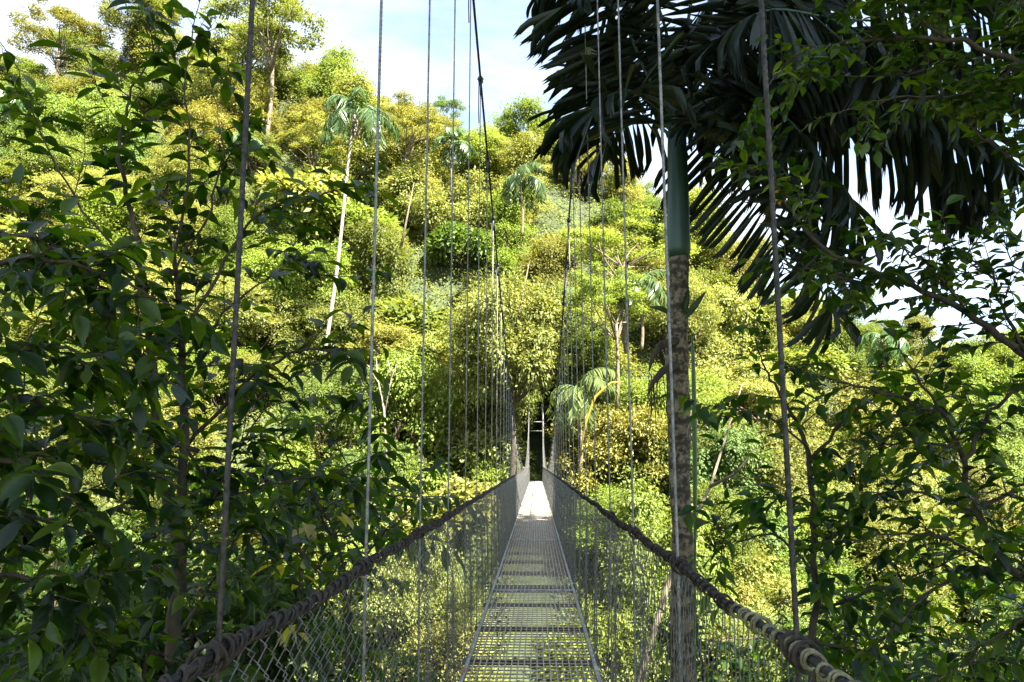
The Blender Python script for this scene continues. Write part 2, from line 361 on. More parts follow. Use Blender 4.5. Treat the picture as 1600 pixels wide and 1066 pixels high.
# palm frond: rachis points (world or local), leaflets to both sides
def frond(mbL, mbR, pts, nleaf, L, Wd, tmpl, rng, r0=.02, droop=.6, spread=.5, start=.12, lift=.0, fwd=.45):
    P = np.array([tuple(p) for p in pts], float)
    # resample smoothly
    tt = np.linspace(0, 1, len(P)); ts = np.linspace(0, 1, 24)
    Pn = np.stack([np.interp(ts, tt, P[:, k]) for k in range(3)], 1)
    for _ in range(3): Pn[1:-1] = (Pn[:-2]+Pn[1:-1]*2+Pn[2:])/4
    mbR.tube(Pn, np.linspace(r0, r0*.25, 24), 6)
    s = np.linspace(start, 1.0, nleaf); s = np.clip(s+rng.normal(size=nleaf)*.004, 0, 1)
    pos = np.stack([np.interp(s, ts, Pn[:, k]) for k in range(3)], 1)
    T = np.gradient(Pn, axis=0); T /= np.linalg.norm(T, axis=1)[:, None]
    tg = np.stack([np.interp(s, ts, T[:, k]) for k in range(3)], 1)
    side = np.cross(tg, np.array([0, 0, 1.0])); side /= (np.linalg.norm(side, axis=1)[:, None]+1e-6)
    upn = np.cross(side, tg)
    for sg in (-1, 1):
        tw = rng.normal(size=nleaf)*spread
        d = side*sg*1.0+tg*(fwd+.7*s[:, None]**3)+upn*(tw[:, None]+lift)+rng.normal(size=(nleaf, 3))*.06
        d[:, 2] -= droop
        nn = upn+side*sg*.3+rng.normal(size=(nleaf, 3))*.25
        ll = L*(.55+.45*np.sin(np.pi*np.clip(s*.95+.08, 0, 1))**.7)*(.9+.2*rng.random(nleaf))
        mbL.leaves(tmpl, pos, d, nn, ll, Wd*(.8+.4*rng.random(nleaf)))

# ------------------------------------------------------------------ hillside trees
KINDS = {}
for kind, seeds in (('round', (1, 2, 3)), ('umbrella', (4, 5)), ('tall', (6, 7)), ('airy', (8, 9)), ('draped', (10, 11)), ('broad', (12,))):
    KINDS[kind] = []
    for sd_ in seeds:
        tm, C = far_tree_meshes(kind, sd_)
        KINDS[kind].append((tm, C.mesh('crown', M['hill_a'])))
WORDS = {'round': 'round bushy', 'umbrella': 'flat-topped spreading', 'tall': 'tall narrow', 'airy': 'loose airy', 'draped': 'climber-draped', 'broad': 'low large-leaved'}
MW = {'hill_a': 'yellow-green', 'hill_b': 'mid-green', 'hill_c': 'bright lime', 'hill_d': 'deep green', 'hill_e': 'ochre-tinged'}
def project(p):
    d = Vector(p); z = d.dot(fw)
    return 800+F*d.dot(rt)/z, 533-F*d.dot(up)/z
def region(p):
    x, y = project(p)
    h = 'far left of' if x < 330 else 'left of the bridge on' if x < 700 else 'beyond the far end of the bridge on' if x < 900 else 'behind the palm trunk on' if x < 1150 else 'right of'
    v = 'the ridge' if p[1] > 82 else 'the upper slope' if p[1] > 66 else 'the middle slope' if p[1] > 50 else 'the valley foot'
    return h+' '+v
def hill_tree(kind, x, y, sc, mat, rz, name='hillside_tree', label=None, group='trees covering the sunlit hillside', dz=0, tilt=(0,0), var=None, zs=1.0):
    v = KINDS[kind][var if var is not None else R.randrange(len(KINDS[kind]))]
    z = ground(x, y)+dz
    lb = label or f"{WORDS[kind]} {MW[mat]} tree {region((x, y, z+5))}"
    t = empty(name, (x, y, z), lb, 'tree', group)
    t.rotation_euler = (tilt[0], tilt[1], rz); t.scale = (sc*R.uniform(.82, 1.2), sc*R.uniform(.82, 1.2), sc*zs)
    add_obj('trunk', v[0], t); add_obj('crown', v[1], t, M[mat])
    return t
cnt = 0
y = 33.0
while y < 112:
    span = y*.80+6
    stp = 6.0 if y > 50 else 5.6
    x = -span+R.random()*stp
    while x < span:
        xx = x+R.uniform(-1.7, 1.7); yy = y+R.uniform(-2.2, 2.2)
        x += stp*R.uniform(.85, 1.25)
        if abs(xx-1) < 3.0 and yy < 73: continue
        if abs(xx) < 2.6 and yy < 62: continue
        if yy > 99 and R.random() < .35: continue
        ridge_ = yy > 88
        k = R.choices(['round', 'umbrella', 'tall', 'airy', 'draped', 'broad'], [6, .9 if yy > 70 else .0, 2.4, 3, 3.2 if yy < 75 else 1, 2 if not ridge_ else .3])[0]
        m_ = R.choices(['hill_a', 'hill_b', 'hill_c', 'hill_d', 'hill_e'], [6, 4, 2, 1.3, 1.8 if yy > 60 else .8])[0]
        sc = R.uniform(.8, 1.4)*(1.05 if yy > 50 else .85)
        if k == 'umbrella': sc *= .85
        hill_tree(k, xx, yy, sc, m_, R.random()*6.28, tilt=(R.uniform(-.08, .22), R.uniform(-.1, .1)), zs=R.uniform(.85, 1.1), dz=-.8 if k in ('draped','broad') else -2.4*sc)
        cnt += 1
    y += 5.8
print('hill trees', cnt)
def place_px(px, py, Y):            # foot of a feature tree under the pixel where its crown stands
    return at(px, py, Y)
def feature(kind, px, py_top, Y, sc, mat, label, name='hillside_tree', var=0, zs=1.0, group=None, hgt=9.8):
    p = at(px, py_top, Y); t = hill_tree(kind, p.x, Y, sc, mat, R.random()*6, name, label, group, var=var, zs=zs)
    t.location.z = p.z-hgt*sc*zs
    return t
feature('umbrella', 425, 2, 86, 1.5, 'hill_b', 'emergent umbrella-crowned tree rising above the ridge against the sky at upper left', 'emergent_tree', 0, 1.1)
feature('round', 210, -18, 92, 1.1, 'hill_a', 'rounded olive tree on the ridge left of the emergent umbrella-crowned tree', 'ridge_tree', 1, hgt=8.6)
feature('umbrella', 95, 18, 88, 1.15, 'hill_e', 'ochre flat-crowned tree at the far upper left of the ridge', 'ridge_tree', 1, 1.0)
feature('airy', 655, 225, 92, 1.0, 'hill_c', 'lime crowned tree on the skyline just left of the tall bridge cable', 'ridge_tree', 0, hgt=9)
feature('umbrella', 700, 158, 98, .7, 'hill_d', 'small dark sparse tree on the skyline beside the third hanger', 'ridge_tree', 1)
feature('umbrella', 640, 178, 82, .95, 'hill_e', 'orange-tinged flat tree just below the skyline right of the pale palm', 'ridge_tree', 0)
feature('umbrella', 975, 345, 60, .95, 'hill_c', 'bright lime layered tree seen between the right hangers below the palm fronds', 'layered_tree', 1)
feature('umbrella', 960, 430, 57, .9, 'hill_c', 'pale green layered tree just under the bright lime layered tree', 'layered_tree', 0)
feature('round', 800, 385, 58, 1.35, 'hill_a', 'large yellow-green rounded tree directly above the far end of the bridge', 'hillside_tree', 2, hgt=9.6, zs=1.25)
feature('umbrella', 1540, 560, 96, 1.0, 'hill_e', 'ochre flat tree on the distant skyline at the right edge', 'ridge_tree', 0)
feature('tall', 1500, 545, 90, .8, 'hill_d', 'dark green tree on the skyline at the right left of the ochre flat tree', 'ridge_tree', 0, hgt=10.5)
# trees that close the path behind the far tower
for (x, yy, s, v, lb) in ((-2.6, 66, 1.0, 0, 'dense dark tree just left of the far bridge tower'), (4.6, 66, 1.0, 1, 'dense dark tree just right of the far bridge tower'),
                 (1.0, 73, 1.3, 0, 'dark tree closing the path behind the far bridge tower'), (-1.8, 70, 1.2, 1, 'dark leafy tree leaning over the path behind the far bridge tower'), (3.6, 71, 1.2, 0, 'dark tree overhanging the shaded path right of the far doorway')):
    hill_tree('draped' if yy > 69 else 'tall', x, yy, s, 'hill_d' if yy > 69 else 'hill_b', R.random()*6, 'path_tree', lb, None, var=v)

SH = []
for q_ in range(4):
    rng = np.random.default_rng(300+q_); T = MB(); C = MB(); cs = []; rs = []
    for i in range(11):
        a = rng.random()*6.28; k = 1.5*rng.random()**.6; cs.append((math.cos(a)*k, math.sin(a)*k, .5+1.5*rng.random()*(1.2-k*.4))); rs.append(.5+.5*rng.random())
    for c in cs: T.tube(branch_path((0,0,-.5), c, rng, .1, 5), np.linspace(.04, .01, 5), 4)
    clump_leaves(C, cs, rs, 700 if q_ else 260, .17 if q_ else .30, rng, .85, asp=.45)
    SH.append((T.mesh('stems', M['bark'], True), C.mesh('foliage', M['hill_a'])))
sn = 0
while sn < 285:
    yy = R.uniform(33, 92); xx = R.uniform(-1, 1)*(yy*.72+3)
    if abs(xx-.6) < 2.7 and yy < 78: continue
    v = R.choice(SH); m_ = R.choices(['hill_a', 'hill_b', 'hill_c', 'hill_d', 'hill_e'], [5, 3, 2.2, 1, 1.4])[0]; sc = R.uniform(.9, 1.9); z = ground(xx, yy)
    t = empty('hillside_shrub', (xx, yy, z-.1), f"{MW[m_]} shrub {region((xx, yy, z+1))}", 'shrub', 'shrubs covering the sunlit hillside')
    t.rotation_euler = (R.uniform(0, .35), 0, R.random()*6.28); t.scale = (sc, sc, sc)
    add_obj('stems', v[0], t); add_obj('foliage', v[1], t, M[m_]); sn += 1
# undergrowth filling between the hillside trees (uncountable)
mb = MB(); n = 330000
px_ = NR.uniform(-1, 1, n); py_ = 31+75*NR.random(n)**.8
px_ = px_*(py_*.8+4)
kk = ~((np.abs(px_-.2) < 1.7) & (py_ < 75)); px_, py_ = px_[kk], py_[kk]
pz_ = np.array([ground(a, b) for a, b in zip(px_, py_)])
# lumpy bush heights
hh = np.array([max(0, noise.noise(Vector((a*.45, b*.45, 3.3)))+.5)*2.8 for a, b in zip(px_, py_)])*NR.random(len(px_))**.35
P = np.stack([px_, py_, pz_+hh], 1); d = rnd_dirs(len(P), NR); d[:, 1] -= .5; nn = np.array([0, -.35, 1.0])+rnd_dirs(len(P), NR)*.6
L = .16+.24*NR.random(len(P)); mb.leaves(SIMPLE, P, d, nn, L, L*.5)
o = mb.build('hillside_undergrowth', M['under']); tag(o, 'yellow-green undergrowth filling the gaps between the hillside trees', 'undergrowth', kind='stuff')

# near bank ground cover
mb = MB(); n = 26000
a = NR.uniform(-14, 14, n); b = NR.uniform(-3, 30, n); kk = np.abs(a) > .9; a, b = a[kk], b[kk]
zz = np.array([ground(i, j) for i, j in zip(a, b)])+NR.random(len(a))**1.5*1.3
P = np.stack([a, b, zz], 1); L = .12+.22*NR.random(len(P)); mb.leaves(SIMPLE, P, rnd_dirs(len(P), NR)+np.array([0,0,.3]), np.array([0,0,1.0])+rnd_dirs(len(P), NR)*.5, L, L*.45)
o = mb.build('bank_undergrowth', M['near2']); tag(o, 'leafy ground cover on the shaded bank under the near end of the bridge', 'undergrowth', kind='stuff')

# ------------------------------------------------------------------ hillside palms
def far_palm(label, px, py_crown, Y, hgt, scale=1.0, nf=13, lean=0.0, trunk_mat='dull_bark', group='palms on the hillside', skirt=False, name='hillside_palm', leafmat='hill_palm', tr=.16, seed=0, frl=3.4):
    rng = np.random.default_rng(100+seed)
    p = at(px, py_crown, Y); t = empty(name, (p.x-lean, Y, p.z-hgt), label, 'palm', group)
    T = MB(); tp = [(lean*(u**1.0)+.12*math.sin(u*5), 0, -3+(hgt+3)*u) for u in np.linspace(0, 1, 12)]
    T.tube(tp, np.linspace(tr*1.15, tr*.75, 12), 8); T.build('trunk', M[trunk_mat], t, True)
    L = MB(); Rr = MB(); top = np.array((lean, 0, hgt))
    for i in range(nf):
        az = i*2.399+rng.random()*.4; el = rng.uniform(-.1, 1.35)
        Lf = frl*scale*rng.uniform(.85, 1.1)
        hd = np.array([math.cos(az), math.sin(az), 0])
        pts = []; pos = top.copy(); e = el
        for s_ in range(7):
            pts.append(tuple(pos)); pos = pos+(hd*math.cos(e)+np.array([0,0,math.sin(e)]))*Lf/6; e -= .34*(1.25-.25*math.cos(az))
        frond(L, Rr, pts, 26, 1.05*scale, .13, PSIMPLE, rng, .045, .55, .18, .15)
    L.build('fronds', M[leafmat], t); Rr.build('frond_stalks', M['sheath'], t)
    if skirt:
        Sk = MB(); n = 60; a = rng.random(n)*6.28
        P = np.stack([np.cos(a)*.22+lean, np.sin(a)*.22, hgt-.2-1.0*rng.random(n)], 1)
        Sk.leaves(PSIMPLE, P, np.stack([np.cos(a)*.35, np.sin(a)*.35, -np.ones(n)], 1), np.stack([np.cos(a), np.sin(a), np.zeros(n)], 1), .9, .16)
        Sk.build('dead_leaves', M['palm_pale'], t)
    return t
far_palm('tall palm with a pale leaning trunk and dead leaf skirt left of the cables', 556, 178, 60, 17.6, 1.25, 13, 2.0, trunk_mat='palm_pale', skirt=True, group=None, name='tall_palm', tr=.145, seed=1, frl=3.6)
spots = [(705,225,84,4,1.1,'palm just under the skyline behind the third left hanger'),(815,275,72,3,1.15,'palm halfway up the slope left of the big palm fronds'),
 (1000,445,58,2,.95,'low palm beside the foreground palm trunk'),(385,215,72,3,.9,'palm on the slope behind the thick left hanger'),(0,140,66,3,1.0,'palm at the far left edge halfway up the slope'),(905,610,56,3.0,1.15,'dark palm on the slope right of the far bridge tower'),
 (1380,530,76,3,1.0,'palm on the low ridge at the right')]
for i, (px, py, Y, h, s, lb) in enumerate(spots): far_palm(lb, px, py, Y, h, s, 11, 0, seed=10+i, tr=.12, leafmat='hill_d' if i == 5 else 'hill_palm', frl=3.3)

# bare pale branches and leaning trunk
def bare(name, label, cat, polys, mat, r):
    base = Vector(polys[0][0]); t = empty(name, base, label, cat); mbb = MB()
    for k, pl in enumerate(polys):
        mbb.tube(pl, np.linspace(r if k == 0 else r*.5, r*.18, len(pl)), 6)
    mbb.build('trunk', M[mat], t, True, local=False); return t
bare('dead_tree', 'bare white branching dead tree in the dark gap left of the bridge', 'dead tree',
     [[at(605,740,46), at(600,640,46), at(590,590,46), at(588,560,46)], [at(600,650,46), at(612,590,46.4), at(622,565,46), at(640,560,46)], [at(592,600,46), at(575,570,46)], [at(612,590,46.4), at(606,562,46)]], 'palm_pale', .09)
bare('leaning_trunk', 'pale leaning tree trunk below the right fence seen through its wire mesh', 'tree trunk',
     [[at(990,1090,15), at(1030,960,15.4), at(1060,860,16), at(1110,760,17), at(1160,600,18)], [at(1110,760,17), at(1150,740,16), at(1180,700,16)]], 'dull_bark', .085)
for i, (a_, b_, Y) in enumerate(((635, 345, 70), (815, 470, 58))):
    bare('bare_trunk', ('slim pale trunk standing on the upper slope left of the cables', 'short pale trunk in the big yellow-green tree')[i], 'tree trunk',
         [[at(a_-8, b_+40, Y), at(a_, b_, Y), at(a_+12, b_-60, Y)]], 'dull_bark', .16)
# curved yellow frond
mb = MB(); rr_ = MB(); t = empty('yellow_frond', at(905,720,30), 'single arching yellow palm frond right of the far end of the bridge', 'palm frond')
mb.tube([at(905,720,30), at(915,660,30), at(930,620,30), at(955,598,30), at(975,596,30)], [.02,.045,.06,.045,.01], 5); mb.build('blade', M['yellow'], t, True, local=False)

# ------------------------------------------------------------------ near trees guided along measured branches
def grow(name, label, branches, leafmat, leaf_len, asp, tmpl, seed, tw_per_m=7, tw_len=.55, gap=.055, droop=.55, cat='tree', group=None, second=.5, trunk_to_ground=True, barkmat='bark', pairs=False, upper=(9, 1)):
    rng = np.random.default_rng(seed)
    first = branches[0][0]
    base = Vector(first[0])
    if trunk_to_ground:
        g0 = Vector((base.x, base.y, ground(base.x, base.y)-.2))
        if g0.z < base.z: branches[0] = ([g0, (g0+base)/2+Vector((.06,.03,0))]+list(first), branches[0][1], branches[0][2]); base = g0
    t = empty(name, base, label, cat, group)
    B = tws = MB(); TWp = []
    for pts, r0, r1 in branches:
        P = np.array([tuple(p) for p in pts], float); m = 5*(len(P)-1)+1
        tt = np.linspace(0, 1, len(P)); ts = np.linspace(0, 1, m)
        Pn = np.stack([np.interp(ts, tt, P[:, k]) for k in range(3)], 1)
        for _ in range(2): Pn[1:-1] = (Pn[:-2]+Pn[1:-1]*2+Pn[2:])/4
        Pn[1:-1] += rng.normal(size=(m-2, 3))*.008
        B.tube(Pn, np.linspace(r0, r1, m), 7)
        seg = np.linalg.norm(np.diff(Pn, axis=0), axis=1); Ls = np.concatenate([[0], np.cumsum(seg)])
        thin = max(0.0, (r0-.02)/max(r0-r1, 1e-6)) if r0 > .028 else 0
        dens = 1.0 if np.mean(Pn[:, 2]/Pn[:, 1]) < upper[0] else upper[1]
        nt_ = int(Ls[-1]*tw_per_m*(1-thin*.75)*dens)+1
        for k in range(nt_):
            u = thin*.75+(1-thin*.75)*(k+rng.random())/nt_
            l = u*Ls[-1]; pos = np.array([np.interp(l, Ls, Pn[:, c]) for c in range(3)])
            i = min(int(np.searchsorted(Ls, l)), m-1); T_ = Pn[i]-Pn[i-1] if i else Pn[1]-Pn[0]; T_ = T_/(np.linalg.norm(T_)+1e-9)
            d = T_*.7+rng.normal(size=3)*.75; d[2] += .1; d /= np.linalg.norm(d)
            TWp.append((pos, d, tw_len*rng.uniform(.5, 1.3)))
        d = Pn[-1]-Pn[-3]; TWp.append((Pn[-1], d/np.linalg.norm(d), tw_len*.9))
    LP = []; LD = []; LN = []
    stack = [(p, d, l, 0) for p, d, l in TWp]
    while stack:
        p, d, l, lev = stack.pop()
        n = 6; pts = [p]; dd = d.copy()
        for i in range(n-1):
            dd = dd+rng.normal(size=3)*.12; dd[2] -= .07*droop*2*i/n; dd /= np.linalg.norm(dd); pts.append(pts[-1]+dd*l/(n-1))
        tws.tube(pts, np.linspace(.0042-.0012*lev, .0014, n), 4, cap=False)
        if lev == 0:
            for _ in range(rng.poisson(second*2)):
                i = rng.integers(1, 5); d2 = d+rng.normal(size=3)*.7; stack.append((pts[i], d2/np.linalg.norm(d2), l*.6, 1))
        nl = max(3, int(l/gap)); P = np.array(pts)
        sdv = np.cross(d, (0, 0, 1.0)); sdv /= (np.linalg.norm(sdv)+1e-6)
        for j in range(nl):
            u = (j+1)/nl; f = u*(n-1); i = min(int(f), n-2); pos = P[i]+(P[i+1]-P[i])*(f-i)
            tdir = P[i+1]-P[i]; tdir = tdir/np.linalg.norm(tdir)
            for sg in ((-1, 1) if pairs else ((1 if j % 2 else -1),)):
                ld = sdv*sg*.9+tdir*(.5+.8*(j == nl-1))+rng.normal(size=3)*.22; ld[2] -= droop*rng.uniform(.4, 1.4)
                LP.append(pos); LD.append(ld); LN.append(np.array([0, 0, 1.0])+rng.normal(size=3)*.35+tdir*.2)
    B.build('trunk', M[barkmat], t, True, local=False)
    LP = np.array(LP); LD = np.array(LD); LN = np.array(LN)
    tipx = LP[:, 0]+LD[:, 0]*.12; kp = ~((tipx > -.72) & (tipx < .62) & (LP[:, 1] < 30) & (LP[:, 2] < 3)) | (LP[:, 2] > 100)
    LP, LD, LN = LP[kp], LD[kp], LN[kp]; n = len(LP)
    L = leaf_len*(.65+.6*rng.random(n)); C = MB(); C.leaves(tmpl, LP, LD, LN, L, L*asp)
    C.build('crown', M[leafmat], t, True, local=False)
    print(name, 'leaves', n)
    return t
def B_(Y, *pts, r=(.02, .006)):
    out = []
    for p in pts: out.append(at(p[0], p[1], p[2] if len(p) > 2 else Y))
    return (out, r[0], r[1])

# L1 many-stemmed tree left of the bridge
grow('understory_tree', 'many-stemmed tree with long drooping leaves left of the bridge behind the nearest hanger', [
  B_(4.6, (272,1120), (270,1000), (282,860), r=(.05,.04)),
  B_(4.5, (282,860), (250,740), (240,600), (228,450), (205,330), (185,250,4.2), (200,150), (240,80), r=(.03,.004)),
  B_(4.6, (285,860), (290,700), (285,520), (272,400), r=(.034,.014)),
  B_(4.4, (272,400), (300,250), (285,130), (300,60), r=(.010,.003)),
  B_(4.5, (285,520), (340,430), (400,330), (480,310,4.1), (515,300,4), r=(.012,.004)),
  B_(4.8, (290,700), (380,600), (470,540), (560,560), (590,640,5), r=(.014,.004)),
  B_(4.6, (310,705), (200,668), (85,645), r=(.016,.018)),
  B_(4.8, (290,700), (340,780), (420,760), (520,740), (560,720), r=(.012,.004)),
  B_(4.5, (270,430), (330,330), (350,220), (330,130), r=(.009,.003)),
  B_(4.3, (228,450), (130,330), (60,210), (30,110), r=(.009,.003)),
  B_(4.9, (285,560), (370,470), (440,420), (500,430), r=(.010,.003)),
  B_(4.7, (282,860), (330,780), (400,660), (430,620), r=(.010,.003)),
  B_(4.4, (240,600), (150,480), (80,430), (40,360), r=(.010,.003)),
  B_(5.0, (270,1000), (340,900), (380,820), (420,850), r=(.012,.003))],
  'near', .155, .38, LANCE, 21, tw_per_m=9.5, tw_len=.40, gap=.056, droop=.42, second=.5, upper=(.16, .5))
# L2 dark near tree at the left edge
grow('understory_tree', 'dark broad-leaved tree filling the left edge of the view closest to the bridge', [
  B_(3.1, (-260,1100), (-200,800), (-170,500), (-120,300), r=(.05,.02)),
  B_(3.1, (-180,520), (-60,420), (60,400), (180,430), (250,470), r=(.018,.004)),
  B_(3.0, (-190,650), (-60,560), (80,540), (200,570), r=(.018,.004)),
  B_(2.9, (-195,800), (-60,720), (60,720), (130,800), r=(.018,.004)),
  B_(3.2, (-150,420), (-40,360), (60,370), (120,420), r=(.014,.004)),
  B_(3.4, (-210,950), (-40,800), (120,820), (230,900), r=(.014,.004)),
  B_(3.6, (-210,1000), (-40,1000), (140,990), (250,1020), r=(.014,.004)),
  B_(3.6, (-200,800), (-40,700), (150,720), (240,760), r=(.014,.004)),
  B_(3.0, (-210,950), (-40,900), (60,900), (120,960), r=(.014,.004)),
  B_(3.2, (-195,800), (-40,620), (60,620), (150,660), r=(.014,.004))],
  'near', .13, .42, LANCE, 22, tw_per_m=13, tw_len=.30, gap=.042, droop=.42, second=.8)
# L4 shrub beside the rail
grow('shrub', 'leafy shrub close under the left handrail between the second and third hangers', [
  B_(6.3, (545,1000), (540,900), (520,820), (480,770), r=(.025,.006)),
  B_(6.3, (540,920), (590,840), (640,800), (655,770), r=(.012,.004)),
  B_(6.2, (540,930), (470,860), (420,840), (370,850), r=(.012,.004)),
  B_(6.5, (520,840), (450,720), (440,660), r=(.012,.004))],
  'near2', .15, .42, LANCE, 23, tw_per_m=8, tw_len=.4, gap=.06, droop=.5, cat='shrub')
grow('yellow_leaved_shrub', 'shrub with a few large yellow leaves behind the left handrail', [
  B_(5.4, (470,960), (465,880), (490,830), (515,815), r=(.012,.004)),
  B_(5.4, (465,890), (430,865), (415,850), r=(.008,.003))],
  'yellow', .17, .5, OVATE, 24, tw_per_m=3.2, tw_len=.18, gap=.10, droop=.9, cat='shrub', second=0)
# right-hand trees
grow('overhanging_tree', 'dark tree with boughs hanging in from the upper right in front of the palm', [
  B_(3.9, (1900,1200), (1850,800), (1780,500), (1720,300), (1700,60), r=(.07,.03)),
  B_(3.8, (1790,640), (1690,610), (1600,548), (1510,490), (1400,435), (1300,400), (1230,330), (1205,260), r=(.026,.004)),
  B_(3.8, (1510,490), (1450,410), (1390,380), r=(.008,.003)),
  B_(3.8, (1600,548), (1560,460), (1520,400), (1470,380), r=(.010,.003)),
  B_(3.9, (1720,250), (1600,95), (1480,60), (1350,60), (1230,90), (1195,150), r=(.02,.004)),
  B_(3.9, (1600,95), (1520,150), (1420,150), (1330,170), r=(.010,.003)),
  B_(3.9, (1720,330), (1640,290), (1560,230), (1500,190), r=(.012,.003)),
  B_(3.9, (1480,60), (1400,0), (1330,-40), r=(.010,.003)),
  B_(3.8, (1710,150), (1620,30), (1560,-20), r=(.012,.003)),
  B_(3.9, (1715,120), (1600,0), (1450,-25), (1330,-15), r=(.012,.003)),
  B_(4.0, (1715,160), (1570,80), (1460,110), (1360,120), r=(.012,.003)),
  B_(4.0, (1725,330), (1620,380), (1560,420), (1500,440), r=(.010,.003)),
  B_(3.8, (1400,435), (1330,440), (1270,420), (1230,420), r=(.008,.003))],
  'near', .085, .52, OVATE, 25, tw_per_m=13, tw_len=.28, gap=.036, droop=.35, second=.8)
grow('understory_tree', 'slender tree with drooping leaves standing right of the nearest right hanger', [
  B_(5.0, (1262,1200), (1270,1000), (1275,850), (1262,700), (1240,650), (1200,590), (1190,560), r=(.035,.005)),
  B_(5.0, (1275,860), (1340,800), (1420,745), (1480,700), r=(.016,.004)),
  B_(5.0, (1265,720), (1330,640), (1420,600), (1500,600), r=(.012,.004)),
  B_(4.8, (1262,700), (1200,650), (1160,640), r=(.008,.003)),
  B_(5.2, (1275,900), (1210,830), (1150,850), (1130,830), r=(.010,.003)),
  B_(4.9, (1270,790), (1200,770), (1165,745), r=(.008,.003)),
  B_(5.2, (1270,960), (1340,930), (1440,900), (1520,860), r=(.012,.004)),
  B_(5.0, (1270,1000), (1340,1020), (1420,1000), (1500,1010), r=(.012,.004))],
  'near2', .135, .42, LANCE, 26, tw_per_m=8, tw_len=.34, gap=.05, droop=.5, second=.5)
grow('understory_tree', 'dense dark tree at the right edge below the overhanging bough', [
  B_(4.3, (1760,1150), (1680,950), (1570,890), (1525,800), (1505,720), (1480,650), (1420,570), r=(.04,.006)),
  B_(4.3, (1525,800), (1590,760), (1650,740), r=(.014,.004)),
  B_(4.2, (1505,720), (1550,640), (1600,600), (1650,590), r=(.014,.004)),
  B_(4.3, (1480,650), (1400,620), (1320,600), (1290,590), r=(.012,.004)),
  B_(4.2, (1500,700), (1420,690), (1360,700), r=(.010,.003)),
  B_(4.4, (1570,890), (1500,900), (1420,950), (1380,1000), r=(.014,.004)),
  B_(4.3, (1650,940), (1580,980), (1500,1040), r=(.012,.004)),
  B_(4.6, (1570,890), (1480,840), (1400,830), (1330,850), r=(.012,.004)),
  B_(4.6, (1525,800), (1440,770), (1370,770), r=(.010,.004)),
  B_(4.5, (1650,1000), (1600,930), (1640,860), r=(.012,.004))],
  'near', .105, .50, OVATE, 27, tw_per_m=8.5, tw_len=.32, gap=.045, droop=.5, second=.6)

# free-standing understory trees a few metres further off (copied)
def understory_proto(seed, leafmat, leaf, pairs, lab):
    rng = np.random.default_rng(seed); br = []
    base = np.array((0, 0, 200.0)) # built high up, then moved
    H = 5.2
    for s_ in range(3):
        a = rng.random()*6.28; top = base+np.array([math.cos(a)*.9, math.sin(a)*.9, H*rng.uniform(.8, 1)])
        br.append((branch_path(base, top, rng, .10, 6), .05, .010))
        for k in range(8):
            u = rng.uniform(.25, .95); p0 = base+(top-base)*u; a2 = rng.random()*6.28; L = rng.uniform(.7, 1.5)
            br.append((branch_path(p0, p0+np.array([math.cos(a2)*L, math.sin(a2)*L, rng.uniform(-.1, .6)]), rng, .15, 5), .013, .004))
    br = [([Vector(q) for q in b[0]], b[1], b[2]) for b in br]
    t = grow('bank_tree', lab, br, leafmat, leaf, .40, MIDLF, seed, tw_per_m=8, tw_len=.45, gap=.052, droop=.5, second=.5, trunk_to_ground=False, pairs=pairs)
    return t
pa = understory_proto(41, 'near2', .16, False, 'x'); pb_ = understory_proto(42, 'near2', .10, True, 'x')
places = [(-5.2, 8.5, pa, 'leafy tree behind the many-stemmed tree'), (-7.6, 9.5, pb_, 'fine-leaved tree at the far left behind the dark broad-leaved tree'), (-4.3, 10.5, pa, 'leafy tree between the nearest left hanger and the handrail'), (-9.4, 12.5, pa, 'pale leafy tree at the far left low behind the other trees'),
 (-5.6, 13.0, pb_, 'fine-leaved tree low behind the many-stemmed tree'), (-6.4, 6.8, pa, 'leafy tree at the lower left corner'), (-4.4, 7.4, pb_, 'fine-leaved tree close behind the trunk of the many-stemmed tree'), (-9.0, 10.0, pb_, 'fine-leaved tree at the left edge behind the broad-leaved tree'), (-4.4, 12.0, pa, 'leafy tree behind the left handrail in line with the second hanger'), (-3.6, 13.5, pb_, 'fine-leaved shrubby tree below the left handrail'),
 (5.4, 8.2, pb_, 'fine-leaved tree right of the slender tree at the lower right'), (3.9, 9.6, pb_, 'fine-leaved tree just right of the palm trunk'), (7.4, 9.8, pa, 'leafy tree at the lower right corner'), (4.4, 7.0, pa, 'leafy tree directly behind the slender tree at the lower right'), (3.6, 11.5, pb_, 'fine-leaved tree below the right handrail beside the ringed trunk'), (5.8, 12.2, pb_, 'fine-leaved tree behind the trees at the lower right'), (9.2, 13.0, pb_, 'fine-leaved tree at the right edge behind the dense dark tree')]
places += [(-3.6, 7.6, pb_, 'fine-leaved tree just left of the bridge below the handrail'), (-5.4, 10.8, pa, 'leafy tree standing third from the bridge on the left bank'), (-6.9, 11.6, pb_, 'fine-leaved tree on the left bank above the lower left corner'), (-8.2, 8.0, pa, 'leafy tree at the left edge low behind the broad-leaved tree'), (-3.7, 10.0, pa, 'leafy tree whose top shows through the left wire mesh'),
 (-4.6, 9.0, pb_, 'fine-leaved tree between the many-stemmed tree and the left handrail'), (6.4, 7.6, pa, 'leafy tree behind the dense dark tree at the right edge'), (5.0, 10.2, pa, 'leafy tree in the middle of the lower right greenery'), (8.4, 11.0, pb_, 'fine-leaved tree at the right edge low behind the others')]
low = [(-2.9, 6.2, pa, 'low leafy shrubby tree behind the left wire mesh close to the camera'), (-2.7, 9.0, pb_, 'low fine-leaved shrubby tree behind the left wire mesh'), (2.5, 8.6, pb_, 'low fine-leaved shrubby tree behind the right wire mesh'), (-2.9, 12.0, pa, 'low leafy tree behind the left wire mesh where the deck seam lies')]
nfull = len(places); places += low
used = set()
